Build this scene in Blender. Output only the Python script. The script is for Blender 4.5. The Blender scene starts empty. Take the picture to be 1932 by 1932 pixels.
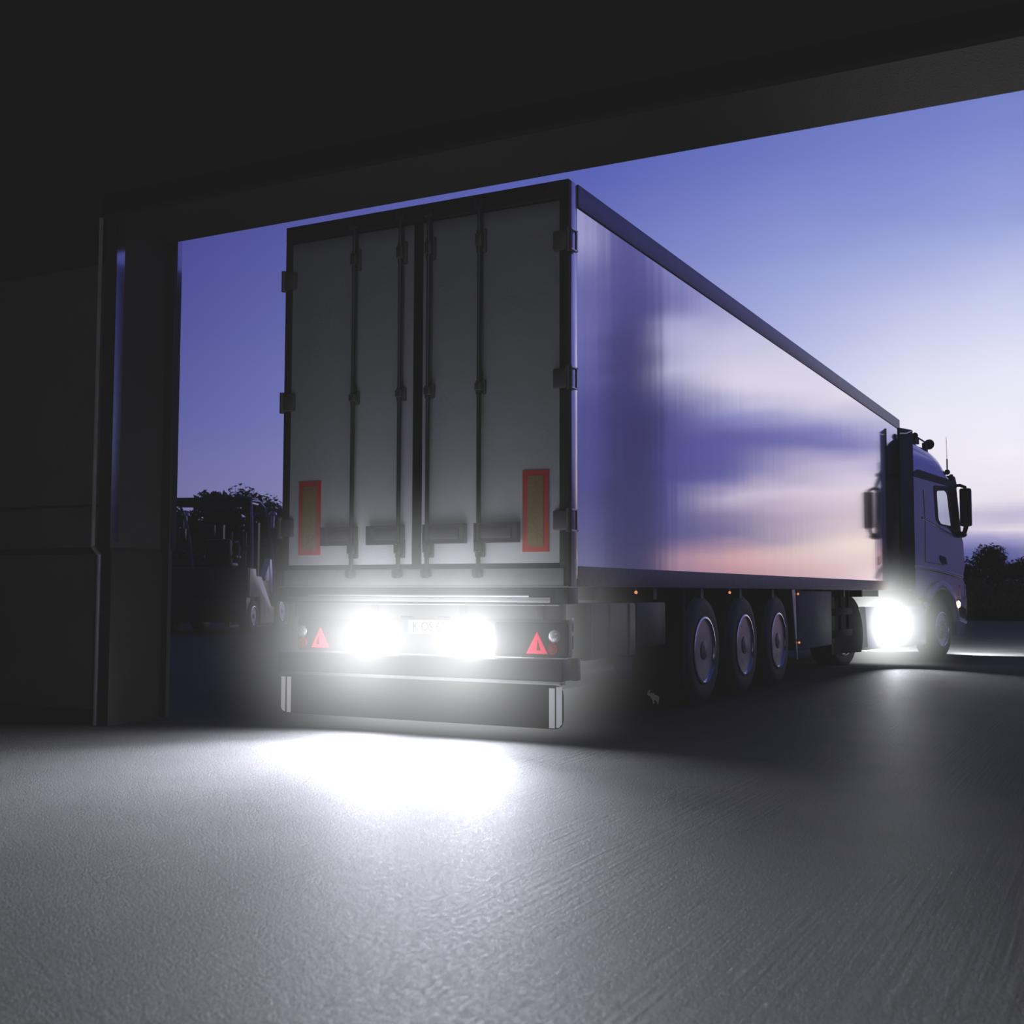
import bpy, bmesh, math, random
from math import sin, cos, pi, radians as rad
from mathutils import Vector, Matrix
C = bpy.context.scene.collection
random.seed(7)

# ------------------------------------------------------------------ helpers
def s2l(c):
    return tuple(((v/255)/12.92 if v/255 <= .04045 else ((v/255+.055)/1.055)**2.4) for v in c)

def tag(o, label=None, cat=None, group=None, kind=None):
    if label: o['label'] = label
    if cat: o['category'] = cat
    if group: o['group'] = group
    if kind: o['kind'] = kind
    return o

def empty(name, loc=(0, 0, 0), rz=0, parent=None):
    o = bpy.data.objects.new(name, None); C.objects.link(o)
    o.location = loc; o.rotation_euler = (0, 0, rz); o.empty_display_size = .2
    if parent: o.parent = parent
    return o

class MB:
    def __init__(s): s.bm = bmesh.new(); s.done = set()
    def mark(s, i):
        for f in s.bm.faces:
            if f not in s.done: f.material_index = i; s.done.add(f)
        return s
    def _add(s, geom, M): bmesh.ops.transform(s.bm, matrix=M, verts=geom)
    def box(s, x0, x1, y0, y1, z0, z1, bev=0, M=None):
        r = bmesh.ops.create_cube(s.bm, size=1)['verts']
        s._add(r, Matrix.Translation(((x0+x1)/2, (y0+y1)/2, (z0+z1)/2)) @ Matrix.Diagonal((abs(x1-x0), abs(y1-y0), abs(z1-z0), 1)))
        if M is not None: s._add(r, M)
        if bev:
            es = list({e for v in r for e in v.link_edges})
            bmesh.ops.bevel(s.bm, geom=es, offset=bev, segments=2, affect='EDGES', profile=.5)
        return s
    def prism(s, poly, axis, a, b, bev=0):
        """closed polygon swept along axis; poly given in the two other axes in x,y,z order"""
        def P(p, t):
            return {'x': (t, p[0], p[1]), 'y': (p[0], t, p[1]), 'z': (p[0], p[1], t)}[axis]
        va = [s.bm.verts.new(P(p, a)) for p in poly]; vb = [s.bm.verts.new(P(p, b)) for p in poly]
        n = len(poly); fs = [s.bm.faces.new(va), s.bm.faces.new(vb[::-1])]
        for i in range(n): fs.append(s.bm.faces.new((va[i], vb[i], vb[(i+1) % n], va[(i+1) % n])))
        bmesh.ops.recalc_face_normals(s.bm, faces=fs)
        if bev:
            es = list({e for f in fs[:2] for e in f.edges})
            bmesh.ops.bevel(s.bm, geom=es, offset=bev, segments=2, affect='EDGES', profile=.5)
        return s
    def plate(s, outer, holes, axis, a, b):
        """flat plate with holes between a and b"""
        def P(p, t):
            return {'x': (t, p[0], p[1]), 'y': (p[0], t, p[1]), 'z': (p[0], p[1], t)}[axis]
        es = []
        for lp in [outer]+holes:
            vs = [s.bm.verts.new(P(p, a)) for p in lp]
            es += [s.bm.edges.new((vs[i], vs[(i+1) % len(vs)])) for i in range(len(vs))]
        r = bmesh.ops.triangle_fill(s.bm, edges=es, use_beauty=True, use_dissolve=False)
        fs = [g for g in r['geom'] if isinstance(g, bmesh.types.BMFace)]
        e = bmesh.ops.extrude_face_region(s.bm, geom=fs)
        vs = [g for g in e['geom'] if isinstance(g, bmesh.types.BMVert)]
        k = {'x': 0, 'y': 1, 'z': 2}[axis]
        for v in vs: v.co[k] = b
        bmesh.ops.recalc_face_normals(s.bm, faces=s.bm.faces[:])
        return s
    def lathe(s, prof, c, axis='x', seg=40, closed=False):
        """prof: list of (radius, offset along axis)"""
        rings = []
        for r, t in prof:
            ring = []
            for i in range(seg):
                a = 2*pi*i/seg; u, v = r*cos(a), r*sin(a)
                p = {'x': (t, u, v), 'y': (u, t, v), 'z': (u, v, t)}[axis]
                ring.append(s.bm.verts.new((c[0]+p[0], c[1]+p[1], c[2]+p[2])))
            rings.append(ring)
        fs = []
        m = len(rings)
        for j in range(m if closed else m-1):
            A, B = rings[j], rings[(j+1) % m]
            for i in range(seg): fs.append(s.bm.faces.new((A[i], A[(i+1) % seg], B[(i+1) % seg], B[i])))
        if not closed:
            if prof[0][0] > 1e-5: fs.append(s.bm.faces.new(rings[0]))
            if prof[-1][0] > 1e-5: fs.append(s.bm.faces.new(rings[-1]))
        bmesh.ops.recalc_face_normals(s.bm, faces=fs)
        return s
    def cyl(s, c, r, a, b, axis='x', seg=24):
        return s.lathe([(r, a), (r, b)], c, axis, seg)
    def tube(s, pts, r, seg=10):
        pts = [Vector(p) for p in pts]; rings = []; up = None
        for i, p in enumerate(pts):
            d = (pts[min(i+1, len(pts)-1)]-pts[max(i-1, 0)]).normalized()
            if up is None: up = Vector((0, 0, 1)) if abs(d.z) < .9 else Vector((1, 0, 0))
            x = d.cross(up).normalized(); y = x.cross(d).normalized(); up = y
            rings.append([s.bm.verts.new(p+x*r*cos(2*pi*k/seg)+y*r*sin(2*pi*k/seg)) for k in range(seg)])
        fs = []
        for A, B in zip(rings, rings[1:]):
            for k in range(seg): fs.append(s.bm.faces.new((A[k], A[(k+1) % seg], B[(k+1) % seg], B[k])))
        fs.append(s.bm.faces.new(rings[0])); fs.append(s.bm.faces.new(rings[-1]))
        bmesh.ops.recalc_face_normals(s.bm, faces=fs)
        return s
    def sphere(s, c, r, sc=(1, 1, 1), seg=20):
        v = bmesh.ops.create_uvsphere(s.bm, u_segments=seg, v_segments=seg//2, radius=r)['verts']
        s._add(v, Matrix.Translation(c) @ Matrix.Diagonal((*sc, 1))); return s
    def build(s, name, mat, parent=None, smooth=35, loc=None):
        me = bpy.data.meshes.new(name); s.bm.to_mesh(me); s.bm.free()
        if mat: me.materials.append(mat)
        if smooth:
            me.shade_smooth(); me.set_sharp_from_angle(angle=rad(smooth))
        o = bpy.data.objects.new(name, me); C.objects.link(o)
        if parent: o.parent = parent
        if loc: o.location = loc
        return o

def copy_tree(o, parent=None):
    c = o.copy(); C.objects.link(c); c.parent = parent
    for ch in list(o.children): copy_tree(ch, c)
    return c

def round_poly(pts, r, n=4):
    """round the corners of a 2-D polygon"""
    out = []; m = len(pts)
    for i in range(m):
        p = Vector(pts[i]); a = Vector(pts[i-1]); b = Vector(pts[(i+1) % m])
        da = (a-p); db = (b-p); ra = min(r, da.length*.45, db.length*.45)
        A = p+da.normalized()*ra; B = p+db.normalized()*ra
        for k in range(n+1):
            t = k/n; out.append(tuple(A*(1-t)**2+p*2*t*(1-t)+B*t*t))
    return out

# ------------------------------------------------------------------ materials
def mat(name, col, rough=.5, metal=0, var=.15, scale=6, bump=0, bscale=40, emis=None, estr=0, coat=0, spec=.5):
    m = bpy.data.materials.new(name); m.use_nodes = True; nt = m.node_tree; N = nt.nodes; L = nt.links
    b = N['Principled BSDF']
    b.inputs['Roughness'].default_value = rough; b.inputs['Metallic'].default_value = metal
    b.inputs['Specular IOR Level'].default_value = spec
    if coat: b.inputs['Coat Weight'].default_value = coat; b.inputs['Coat Roughness'].default_value = .06
    tc = N.new('ShaderNodeTexCoord'); nz = N.new('ShaderNodeTexNoise'); nz.inputs['Scale'].default_value = scale
    nz.inputs['Detail'].default_value = 5
    L.new(tc.outputs['Object'], nz.inputs['Vector'])
    rp = N.new('ShaderNodeValToRGB'); rp.color_ramp.elements[0].position = .3; rp.color_ramp.elements[1].position = .7
    rp.color_ramp.elements[0].color = (*[c*(1-var) for c in col], 1); rp.color_ramp.elements[1].color = (*[min(1, c*(1+var)) for c in col], 1)
    L.new(nz.outputs['Fac'], rp.inputs['Fac']); L.new(rp.outputs['Color'], b.inputs['Base Color'])
    if bump:
        n2 = N.new('ShaderNodeTexNoise'); n2.inputs['Scale'].default_value = bscale; n2.inputs['Detail'].default_value = 4
        L.new(tc.outputs['Object'], n2.inputs['Vector'])
        bp = N.new('ShaderNodeBump'); bp.inputs['Strength'].default_value = bump; bp.inputs['Distance'].default_value = .01
        L.new(n2.outputs['Fac'], bp.inputs['Height']); L.new(bp.outputs['Normal'], b.inputs['Normal'])
    if emis:
        b.inputs['Emission Color'].default_value = (*emis, 1); b.inputs['Emission Strength'].default_value = estr
    return m

M = {}
M['door'] = mat('door_paint', (.70, .72, .79), .45, var=.04, scale=3, bump=.15, bscale=120)
M['sill'] = mat('sill_steel', (.34, .345, .355), .5, .3, var=.1)
M['frame'] = mat('frame_dark', (.035, .036, .04), .5, .2)
M['header'] = mat('header_dark', (.022, .022, .026), .6)
M['rod'] = mat('rod_steel', (.13, .13, .15), .38, .6)
M['hinge'] = mat('hinge_steel', (.16, .16, .175), .45, .4)
M['seal'] = mat('seal_rubber', (.013, .013, .015), .8, spec=.1)
M['rubber'] = mat('tyre_rubber', (.018, .018, .02), .62, bump=.3, bscale=60)
M['chassis'] = mat('chassis_paint', (.03, .03, .034), .5, .2)
M['bumper'] = mat('bumper_paint', (.05, .05, .056), .45, .2)
M['alu'] = mat('aluminium', (.62, .62, .66), .28, 1, var=.08)
M['alu_dull'] = mat('aluminium_dull', (.42, .42, .45), .42, .9)
M['rim'] = mat('rim_steel', (.035, .035, .037), .65, .1, bump=.6, bscale=25, spec=.2, scale=30, var=.4)
M['rimring'] = mat('rim_flange', (.8, .8, .84), .22, 1)
M['post'] = mat('corner_post_alu', (.85, .82, .92), .25, .85, var=.05)
M['rail'] = mat('top_rail_alu', (.33, .33, .42), .45, .5, var=.06)
M['rail2'] = mat('bottom_rail_alu', (.58, .49, .38), .6, .1, var=.12, scale=20)
M['refl_red'] = mat('reflective_red', (.75, .085, .075), .5, var=.05)
M['refl_yel'] = mat('reflective_amber', (.38, .27, .12), .55, var=.12, scale=60)
M['tri_red'] = mat('triangle_red', (.75, .03, .07), .3, emis=(.9, .06, .15), estr=.45)  # emission stands in for light the reflector sends back
M['lens'] = mat('clear_lens', (.5, .5, .53), .15, .6, scale=80, var=.5)
M['redlens'] = mat('red_lens', (.3, .03, .02), .2, scale=60, var=.5)
M['white'] = mat('selflit_white', (.50, .50, .56), .5, var=.03, emis=(.9, .9, 1), estr=.16)  # weak emission imitates light caught by the stripes
M['plate'] = mat('plate_white', (.7, .7, .7), .4, var=.03)
M['plateblue'] = mat('plate_blue', (.08, .12, .6), .4)
M['ink'] = mat('plate_ink', (.03, .03, .03), .5)
M['emblem'] = mat('emblem_grey', (.055, .055, .06), .6, emis=(.9, .9, 1), estr=.02)  # slight emission makes the emblem look lit
M['lampglow'] = mat('lamp_light', (.9, .9, .9), .3, emis=(1, 1, 1), estr=40)
M['amber'] = mat('amber_light', (.9, .4, .1), .3, emis=(1, .36, .14), estr=.8)
M['indicator'] = mat('indicator_light', (.9, .5, .2), .3, emis=(1, .62, .3), estr=14)
M['cab'] = mat('cab_paint_skytint', (.25, .23, .42), .28, .1, var=.05, coat=.8)  # white cab; blue skylight is put into the base colour
M['roofp'] = mat('roof_paint_skytint', (.30, .30, .66), .16, .35, var=.05, coat=1)  # white roof too, with a stronger sky blue painted in
M['blackpl'] = mat('black_plastic', (.008, .008, .011), .5, spec=.25)
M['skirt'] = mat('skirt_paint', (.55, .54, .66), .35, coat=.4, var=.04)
M['glassdark'] = mat('dark_glass', (.01, .01, .014), .08)
M['fork_body'] = mat('forklift_paint', (1.0, .82, .42), .42, var=.08, coat=.3)
M['fork_cw'] = mat('counterweight_grey', (.06, .058, .05), .5, bump=.2, bscale=30)
M['fork_black'] = mat('forklift_black', (.02, .02, .026), .38, .3)
M['fork_frame'] = mat('forklift_frame', (.42, .38, .6), .3, .6)
M['bark'] = mat('tree_bark', (.03, .022, .018), .9, bump=.6, bscale=20)
M['leaf'] = mat('tree_leaves', (.022, .024, .022), .55, var=.6, scale=1.2)
M['grass'] = mat('verge_grass', (.008, .009, .008), 1, spec=0, var=.4, scale=.8)
M['edge'] = mat('galvanised_edge', (.10, .10, .115), .4, .6)
M['strip'] = mat('door_guide_metal', (.5, .5, .6), .12, 1, var=.03)
M['boxgrey'] = mat('box_grey', (.17, .165, .165), .6, 0, spec=.12)
M['ceil'] = mat('ceiling_panel', (.012, .012, .013), .9)

def glass_mat():
    m = bpy.data.materials.new('window_glass'); m.use_nodes = True; nt = m.node_tree; N = nt.nodes; L = nt.links
    N.remove(N['Principled BSDF']); o = N['Material Output']
    t = N.new('ShaderNodeBsdfTransparent'); t.inputs[0].default_value = (.9, .92, .95, 1)
    g = N.new('ShaderNodeBsdfGlossy'); g.inputs['Roughness'].default_value = .03
    mx = N.new('ShaderNodeMixShader'); mx.inputs[0].default_value = .06
    L.new(t.outputs[0], mx.inputs[1]); L.new(g.outputs[0], mx.inputs[2]); L.new(mx.outputs[0], o.inputs[0])
    return m
M['glass'] = glass_mat()

def concrete(name, col, sc=1.5):
    m = bpy.data.materials.new(name); m.use_nodes = True; nt = m.node_tree; N = nt.nodes; L = nt.links; b = N['Principled BSDF']
    tc = N.new('ShaderNodeTexCoord')
    n1 = N.new('ShaderNodeTexNoise'); n1.inputs['Scale'].default_value = sc; n1.inputs['Detail'].default_value = 8; n1.inputs['Roughness'].default_value = .65
    n2 = N.new('ShaderNodeTexVoronoi'); n2.inputs['Scale'].default_value = 3.2
    n3 = N.new('ShaderNodeTexNoise'); n3.inputs['Scale'].default_value = 90; n3.inputs['Detail'].default_value = 3
    for n in (n1, n2, n3): L.new(tc.outputs['Object'], n.inputs['Vector'])
    r = N.new('ShaderNodeValToRGB'); r.color_ramp.elements[0].position = .3; r.color_ramp.elements[1].position = .72
    r.color_ramp.elements[0].color = (*[c*.7 for c in col], 1); r.color_ramp.elements[1].color = (*[c*1.2 for c in col], 1)
    L.new(n1.outputs['Fac'], r.inputs['Fac'])
    r2 = N.new('ShaderNodeValToRGB'); r2.color_ramp.elements[0].position = .05; r2.color_ramp.elements[1].position = .2
    r2.color_ramp.elements[0].color = (.72, .72, .72, 1); r2.color_ramp.elements[1].color = (1, 1, 1, 1)
    L.new(n2.outputs['Distance'], r2.inputs['Fac'])
    mx = N.new('ShaderNodeMix'); mx.data_type = 'RGBA'; mx.blend_type = 'MULTIPLY'; mx.inputs[0].default_value = .6
    L.new(r.outputs[0], mx.inputs[6]); L.new(r2.outputs[0], mx.inputs[7]); L.new(mx.outputs[2], b.inputs['Base Color'])
    b.inputs['Roughness'].default_value = .75
    bp = N.new('ShaderNodeBump'); bp.inputs['Strength'].default_value = .25; bp.inputs['Distance'].default_value = .01
    L.new(n3.outputs['Fac'], bp.inputs['Height']); L.new(bp.outputs['Normal'], b.inputs['Normal'])
    return m
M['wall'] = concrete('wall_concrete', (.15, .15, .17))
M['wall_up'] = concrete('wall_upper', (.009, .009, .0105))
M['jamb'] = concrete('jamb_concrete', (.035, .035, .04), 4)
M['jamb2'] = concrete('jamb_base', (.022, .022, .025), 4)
M['edge2'] = mat('edge_light', (.7, .7, .75), .5)
M['gap'] = mat('recess_shade', (.008, .008, .009), .9)

def side_panel_mat():
    m = bpy.data.materials.new('glossy_side_panel'); m.use_nodes = True; nt = m.node_tree; N = nt.nodes; L = nt.links; b = N['Principled BSDF']
    b.inputs['Base Color'].default_value = (.93, .91, .95, 1); b.inputs['Metallic'].default_value = .92
    b.inputs['Roughness'].default_value = .065
    tc = N.new('ShaderNodeTexCoord'); mp = N.new('ShaderNodeMapping'); mp.inputs['Scale'].default_value = (1, 1.5, .12)
    L.new(tc.outputs['Object'], mp.inputs[0])
    n = N.new('ShaderNodeTexNoise'); n.inputs['Scale'].default_value = 1.6; n.inputs['Detail'].default_value = 2
    L.new(mp.outputs[0], n.inputs['Vector'])
    bp = N.new('ShaderNodeBump'); bp.inputs['Strength'].default_value = .3; bp.inputs['Distance'].default_value = .003
    L.new(n.outputs['Fac'], bp.inputs['Height']); L.new(bp.outputs['Normal'], b.inputs['Normal'])
    return m
M['side'] = side_panel_mat()

def ground_mat():
    m = bpy.data.materials.new('yard_concrete'); m.use_nodes = True; nt = m.node_tree; N = nt.nodes; L = nt.links; b = N['Principled BSDF']
    tc = N.new('ShaderNodeTexCoord')
    def noise(scale, vec=(1, 1, 1), det=4, rough=.6, dist=0):
        mp = N.new('ShaderNodeMapping'); mp.inputs['Scale'].default_value = vec; L.new(tc.outputs['Object'], mp.inputs[0])
        n = N.new('ShaderNodeTexNoise'); n.inputs['Scale'].default_value = scale; n.inputs['Detail'].default_value = det
        n.inputs['Roughness'].default_value = rough; n.inputs['Distortion'].default_value = dist
        L.new(mp.outputs[0], n.inputs['Vector']); return n
    def math_(op, a, bb):
        k = N.new('ShaderNodeMath'); k.operation = op
        for i, v in enumerate((a, bb)):
            if isinstance(v, (int, float)): k.inputs[i].default_value = v
            else: L.new(v, k.inputs[i])
        return k.outputs[0]
    groove = noise(34, (1, .022, 1), 3, .6, .1)       # drag marks running along the truck's axis
    gmask = noise(.9, (1, .5, 1), 2)
    grain = noise(150, (1, .8, 1), 3, .65)
    pit = noise(62, (1, .6, 1), 3, .6)
    big = noise(.7, (1, 1, 1), 5, .6)
    r = N.new('ShaderNodeValToRGB'); r.color_ramp.elements[0].position = .32; r.color_ramp.elements[1].position = .7
    r.color_ramp.elements[0].color = (.033, .033, .036, 1); r.color_ramp.elements[1].color = (.054, .053, .057, 1)
    L.new(big.outputs['Fac'], r.inputs['Fac']); L.new(r.outputs[0], b.inputs['Base Color'])
    rr = N.new('ShaderNodeMapRange'); rr.inputs[1].default_value = .3; rr.inputs[2].default_value = .7; rr.inputs[3].default_value = .5; rr.inputs[4].default_value = .66
    L.new(pit.outputs['Fac'], rr.inputs[0])
    b.inputs['Specular IOR Level'].default_value = .028
    gm = N.new('ShaderNodeMapRange'); gm.inputs[1].default_value = .42; gm.inputs[2].default_value = .62; gm.inputs[3].default_value = .15; gm.inputs[4].default_value = 1
    L.new(gmask.outputs['Fac'], gm.inputs[0])
    h = math_('MULTIPLY', groove.outputs['Fac'], gm.outputs[0])
    h = math_('ADD', math_('MULTIPLY', h, 1.15), math_('ADD', math_('MULTIPLY', grain.outputs['Fac'], .95), math_('MULTIPLY', pit.outputs['Fac'], .55)))
    bp = N.new('ShaderNodeBump'); bp.inputs['Strength'].default_value = 1; bp.inputs['Distance'].default_value = .0095
    L.new(h, bp.inputs['Height'])
    N.remove(b); df = N.new('ShaderNodeBsdfDiffuse'); gl = N.new('ShaderNodeBsdfGlossy'); ad = N.new('ShaderNodeAddShader')
    gl.inputs['Color'].default_value = (.050, .051, .055, 1)
    sp = N.new('ShaderNodeMapRange'); sp.inputs[1].default_value = .40; sp.inputs[2].default_value = .62; sp.inputs[3].default_value = .5; sp.inputs[4].default_value = 1.6  # grain tone in the diffuse colour, also imitating sparkle
    L.new(grain.outputs['Fac'], sp.inputs[0]); mm = N.new('ShaderNodeVectorMath'); mm.operation = 'SCALE'; L.new(r.outputs[0], mm.inputs[0]); L.new(sp.outputs[0], mm.inputs['Scale'])
    L.new(mm.outputs[0], df.inputs['Color']); L.new(rr.outputs[0], gl.inputs['Roughness'])
    for q in (df, gl): L.new(bp.outputs['Normal'], q.inputs['Normal'])
    L.new(df.outputs[0], ad.inputs[0]); L.new(gl.outputs[0], ad.inputs[1]); L.new(ad.outputs[0], N['Material Output'].inputs[0])
    return m
M['ground'] = ground_mat()

def glare_mat(name, terms, R, col=(1, 1, 1)):
    """lamp glare drawn as a self-glowing ball, no real mist: emission falling off with distance from the lamp"""
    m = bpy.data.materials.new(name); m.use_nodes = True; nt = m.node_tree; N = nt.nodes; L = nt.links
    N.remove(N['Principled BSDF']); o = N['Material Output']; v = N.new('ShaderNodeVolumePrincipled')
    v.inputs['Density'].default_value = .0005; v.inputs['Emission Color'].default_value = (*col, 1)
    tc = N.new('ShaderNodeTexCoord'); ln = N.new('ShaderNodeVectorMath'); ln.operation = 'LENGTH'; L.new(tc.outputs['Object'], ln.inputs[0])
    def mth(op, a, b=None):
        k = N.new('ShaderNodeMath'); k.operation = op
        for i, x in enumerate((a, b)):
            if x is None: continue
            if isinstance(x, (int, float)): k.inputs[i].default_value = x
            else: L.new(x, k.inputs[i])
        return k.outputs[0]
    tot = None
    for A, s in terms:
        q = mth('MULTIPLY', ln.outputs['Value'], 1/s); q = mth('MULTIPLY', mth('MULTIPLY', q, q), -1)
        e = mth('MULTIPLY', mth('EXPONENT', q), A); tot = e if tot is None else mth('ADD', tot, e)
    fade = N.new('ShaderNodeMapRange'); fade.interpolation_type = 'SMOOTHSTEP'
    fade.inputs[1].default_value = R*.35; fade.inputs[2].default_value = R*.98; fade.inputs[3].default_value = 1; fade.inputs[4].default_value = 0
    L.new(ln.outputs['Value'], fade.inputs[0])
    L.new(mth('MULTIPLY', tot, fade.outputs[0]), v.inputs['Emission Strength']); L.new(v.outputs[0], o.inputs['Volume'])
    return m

# ------------------------------------------------------------------ camera
cam = bpy.data.cameras.new('camera'); co = bpy.data.objects.new('camera', cam); C.objects.link(co)
F = 2233.14; cam.sensor_width = 36; cam.lens = 36*F/1932; cam.clip_end = 2000
CAM = Vector((4.8913, -7.7184, 1.0618)); yaw, pitch, roll = -.48426, .06737, .00238
fw = Vector((sin(yaw)*cos(pitch), cos(yaw)*cos(pitch), sin(pitch))); rt = Vector((cos(yaw), -sin(yaw), 0)); up = rt.cross(fw)
r2 = rt*cos(roll)+up*sin(roll); u2 = up*cos(roll)-rt*sin(roll)
co.matrix_world = Matrix(((r2.x, u2.x, -fw.x, CAM.x), (r2.y, u2.y, -fw.y, CAM.y), (r2.z, u2.z, -fw.z, CAM.z), (0, 0, 0, 1)))
cam.dof.use_dof = True; cam.dof.focus_distance = 12; cam.dof.aperture_fstop = 3.2
bpy.context.scene.camera = co

# ------------------------------------------------------------------ ground
def gz(x, y):
    """the yard falls away gently towards the drain beyond the trailer"""
    sm = lambda t: max(0, min(1, t))**2*(3-2*max(0, min(1, t)))
    return -.11*sm((y-8)/6)*sm((x+5)/4)
def frange(a, b, n): return [a+(b-a)*i/n for i in range(n+1)]
PH = -.48426
def grid_patch(mb, us, vs, fn):
    g = [[mb.bm.verts.new(fn(u, v)) for v in vs] for u in us]
    for i in range(len(us)-1):
        for j in range(len(vs)-1): mb.bm.faces.new((g[i][j], g[i+1][j], g[i+1][j+1], g[i][j+1]))
    bmesh.ops.recalc_face_normals(mb.bm, faces=mb.bm.faces[:])
fh = Vector((sin(yaw), cos(yaw), 0)); rh = Vector((cos(yaw), -sin(yaw), 0))
mb = MB()
def gp(u, v):       # u across the yard, v away from the hall
    p = Vector((CAM.x, CAM.y, 0))+rh*u+fh*v; return (p.x, p.y, gz(p.x, p.y))
grid_patch(mb, frange(-70, 70, 56), frange(-12, 50, 50), gp)
fl = mb.build('floor', M['ground'], smooth=60)
for p_ in fl.data.polygons: pass
tag(fl, kind='structure', label='dark brushed concrete yard and hall floor with fine drag marks')
mb = MB(); mb.box(-300, 300, 49.9, 420, -.6, -.118)
for i in range(60): pass
ve = mb.build('ground', M['grass'], smooth=0)
ve.location = (CAM.x, CAM.y, 0); ve.rotation_euler = (0, 0, -yaw)
tag(ve, kind='structure', label='dark grass verge beyond the far edge of the yard')

# ------------------------------------------------------------------ hall
YI, YO = -.872, -.302
mb = MB()
X0, X1, X2 = -9, -2.44, 9.2
cols = [X0, -6.6, -4.02, X1]
rows = [(.12, 1.36), (1.41, 1.74), (1.76, 3.72), (3.74, 7.2)]
wl = MB()
for i in range(3):
    for (a, b) in rows[:3]:
        wl.box(cols[i]+.006, cols[i+1]-(.006 if i < 2 else 0.05), YI, YO-.05, a, b, .006)
wall = wl.build('wall_front', M['wall']); tag(wall, kind='structure', label='concrete panel wall to the left of the gateway')
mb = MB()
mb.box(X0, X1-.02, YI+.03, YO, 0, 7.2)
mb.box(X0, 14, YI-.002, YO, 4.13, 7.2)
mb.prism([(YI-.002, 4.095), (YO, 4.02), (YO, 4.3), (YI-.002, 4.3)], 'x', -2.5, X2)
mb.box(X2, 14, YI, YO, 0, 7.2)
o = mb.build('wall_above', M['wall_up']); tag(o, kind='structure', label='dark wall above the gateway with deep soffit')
mb = MB()
mb.box(X0, X1-.05, YI-.01, YI+.03, 0, .12)  # dark strip stands in for the shaded recess below the panels
o = mb.build('recess_strip_front', M['gap']); tag(o, kind='structure')
mb = MB()
mb.box(-9, 14, -14.2, -14, 0, 7.2); tag(mb.build('wall_back', M['wall_up']), kind='structure')
mb = MB(); mb.box(-9.2, -9, -14, -.3, 0, 7.2); tag(mb.build('wall_left', M['wall_up']), kind='structure')
mb = MB(); mb.box(14, 14.2, -14, -.3, 0, 7.2); tag(mb.build('wall_right', M['wall_up']), kind='structure')
mb = MB(); mb.box(-9.2, 14.2, -14.2, -.3, 7.2, 7.4)
for x in (-6, -2.4, 1.2, 4.8, 8.4): mb.box(x-.08, x+.08, -14, YI, 6.9, 7.2)
tag(mb.build('ceiling', M['ceil']), kind='structure')
# gate jamb: upper skin, thicker impact base, metal edging and guide strips
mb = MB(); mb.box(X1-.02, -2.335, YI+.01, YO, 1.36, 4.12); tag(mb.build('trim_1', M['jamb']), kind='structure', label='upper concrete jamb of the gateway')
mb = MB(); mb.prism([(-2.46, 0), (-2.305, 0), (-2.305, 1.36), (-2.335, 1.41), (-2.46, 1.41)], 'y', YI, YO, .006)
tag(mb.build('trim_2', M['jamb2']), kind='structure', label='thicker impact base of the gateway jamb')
mb = MB(); mb.prism([(-2.432, 0), (-2.415, 0), (-2.415, 1.355), (-2.487, 1.42), (-2.487, 4.1), (-2.503, 4.1), (-2.503, 1.41), (-2.432, 1.345)], 'y', YI-.03, YI-.005)
tag(mb.build('trim_3', M['edge2']), kind='structure', label='thin galvanised edging with a step at waist height')
mb = MB(); mb.box(-2.345, -2.328, YI+.0, YI+.085, 1.45, 4.05); tag(mb.build('trim_4', M['strip']), kind='structure', label='polished inner guide strip of the gate')
mb = MB(); mb.box(-2.335, -2.24, YO-.01, YO+.03, .02, 4.03)
tag(mb.build('trim_5', M['edge']), kind='structure', label='outer steel frame post of the gateway')
mb = MB(); mb.prism([(-2.275, YO+.005), (-2.225, YO+.005), (-2.222, YO+.055), (-2.27, YO+.055)], 'z', 1.4, 4.03)
tag(mb.build('trim_6', M['strip']), kind='structure', label='polished outer corner strip of the gateway')

ld = bpy.data.lights.new('hall_fill', 'AREA'); ld.shape = 'RECTANGLE'; ld.size = 5; ld.size_y = 2; ld.energy = 26; ld.color = (.92, .94, 1)  # added fill lamp, out of view, to lift the doors and wall
lo = bpy.data.objects.new('hall_fill', ld); C.objects.link(lo); lo.location = (1.5, -11, 6.4); lo.rotation_euler = (Vector((0, 1, -.35))).to_track_quat('-Z', 'Y').to_euler()
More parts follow.
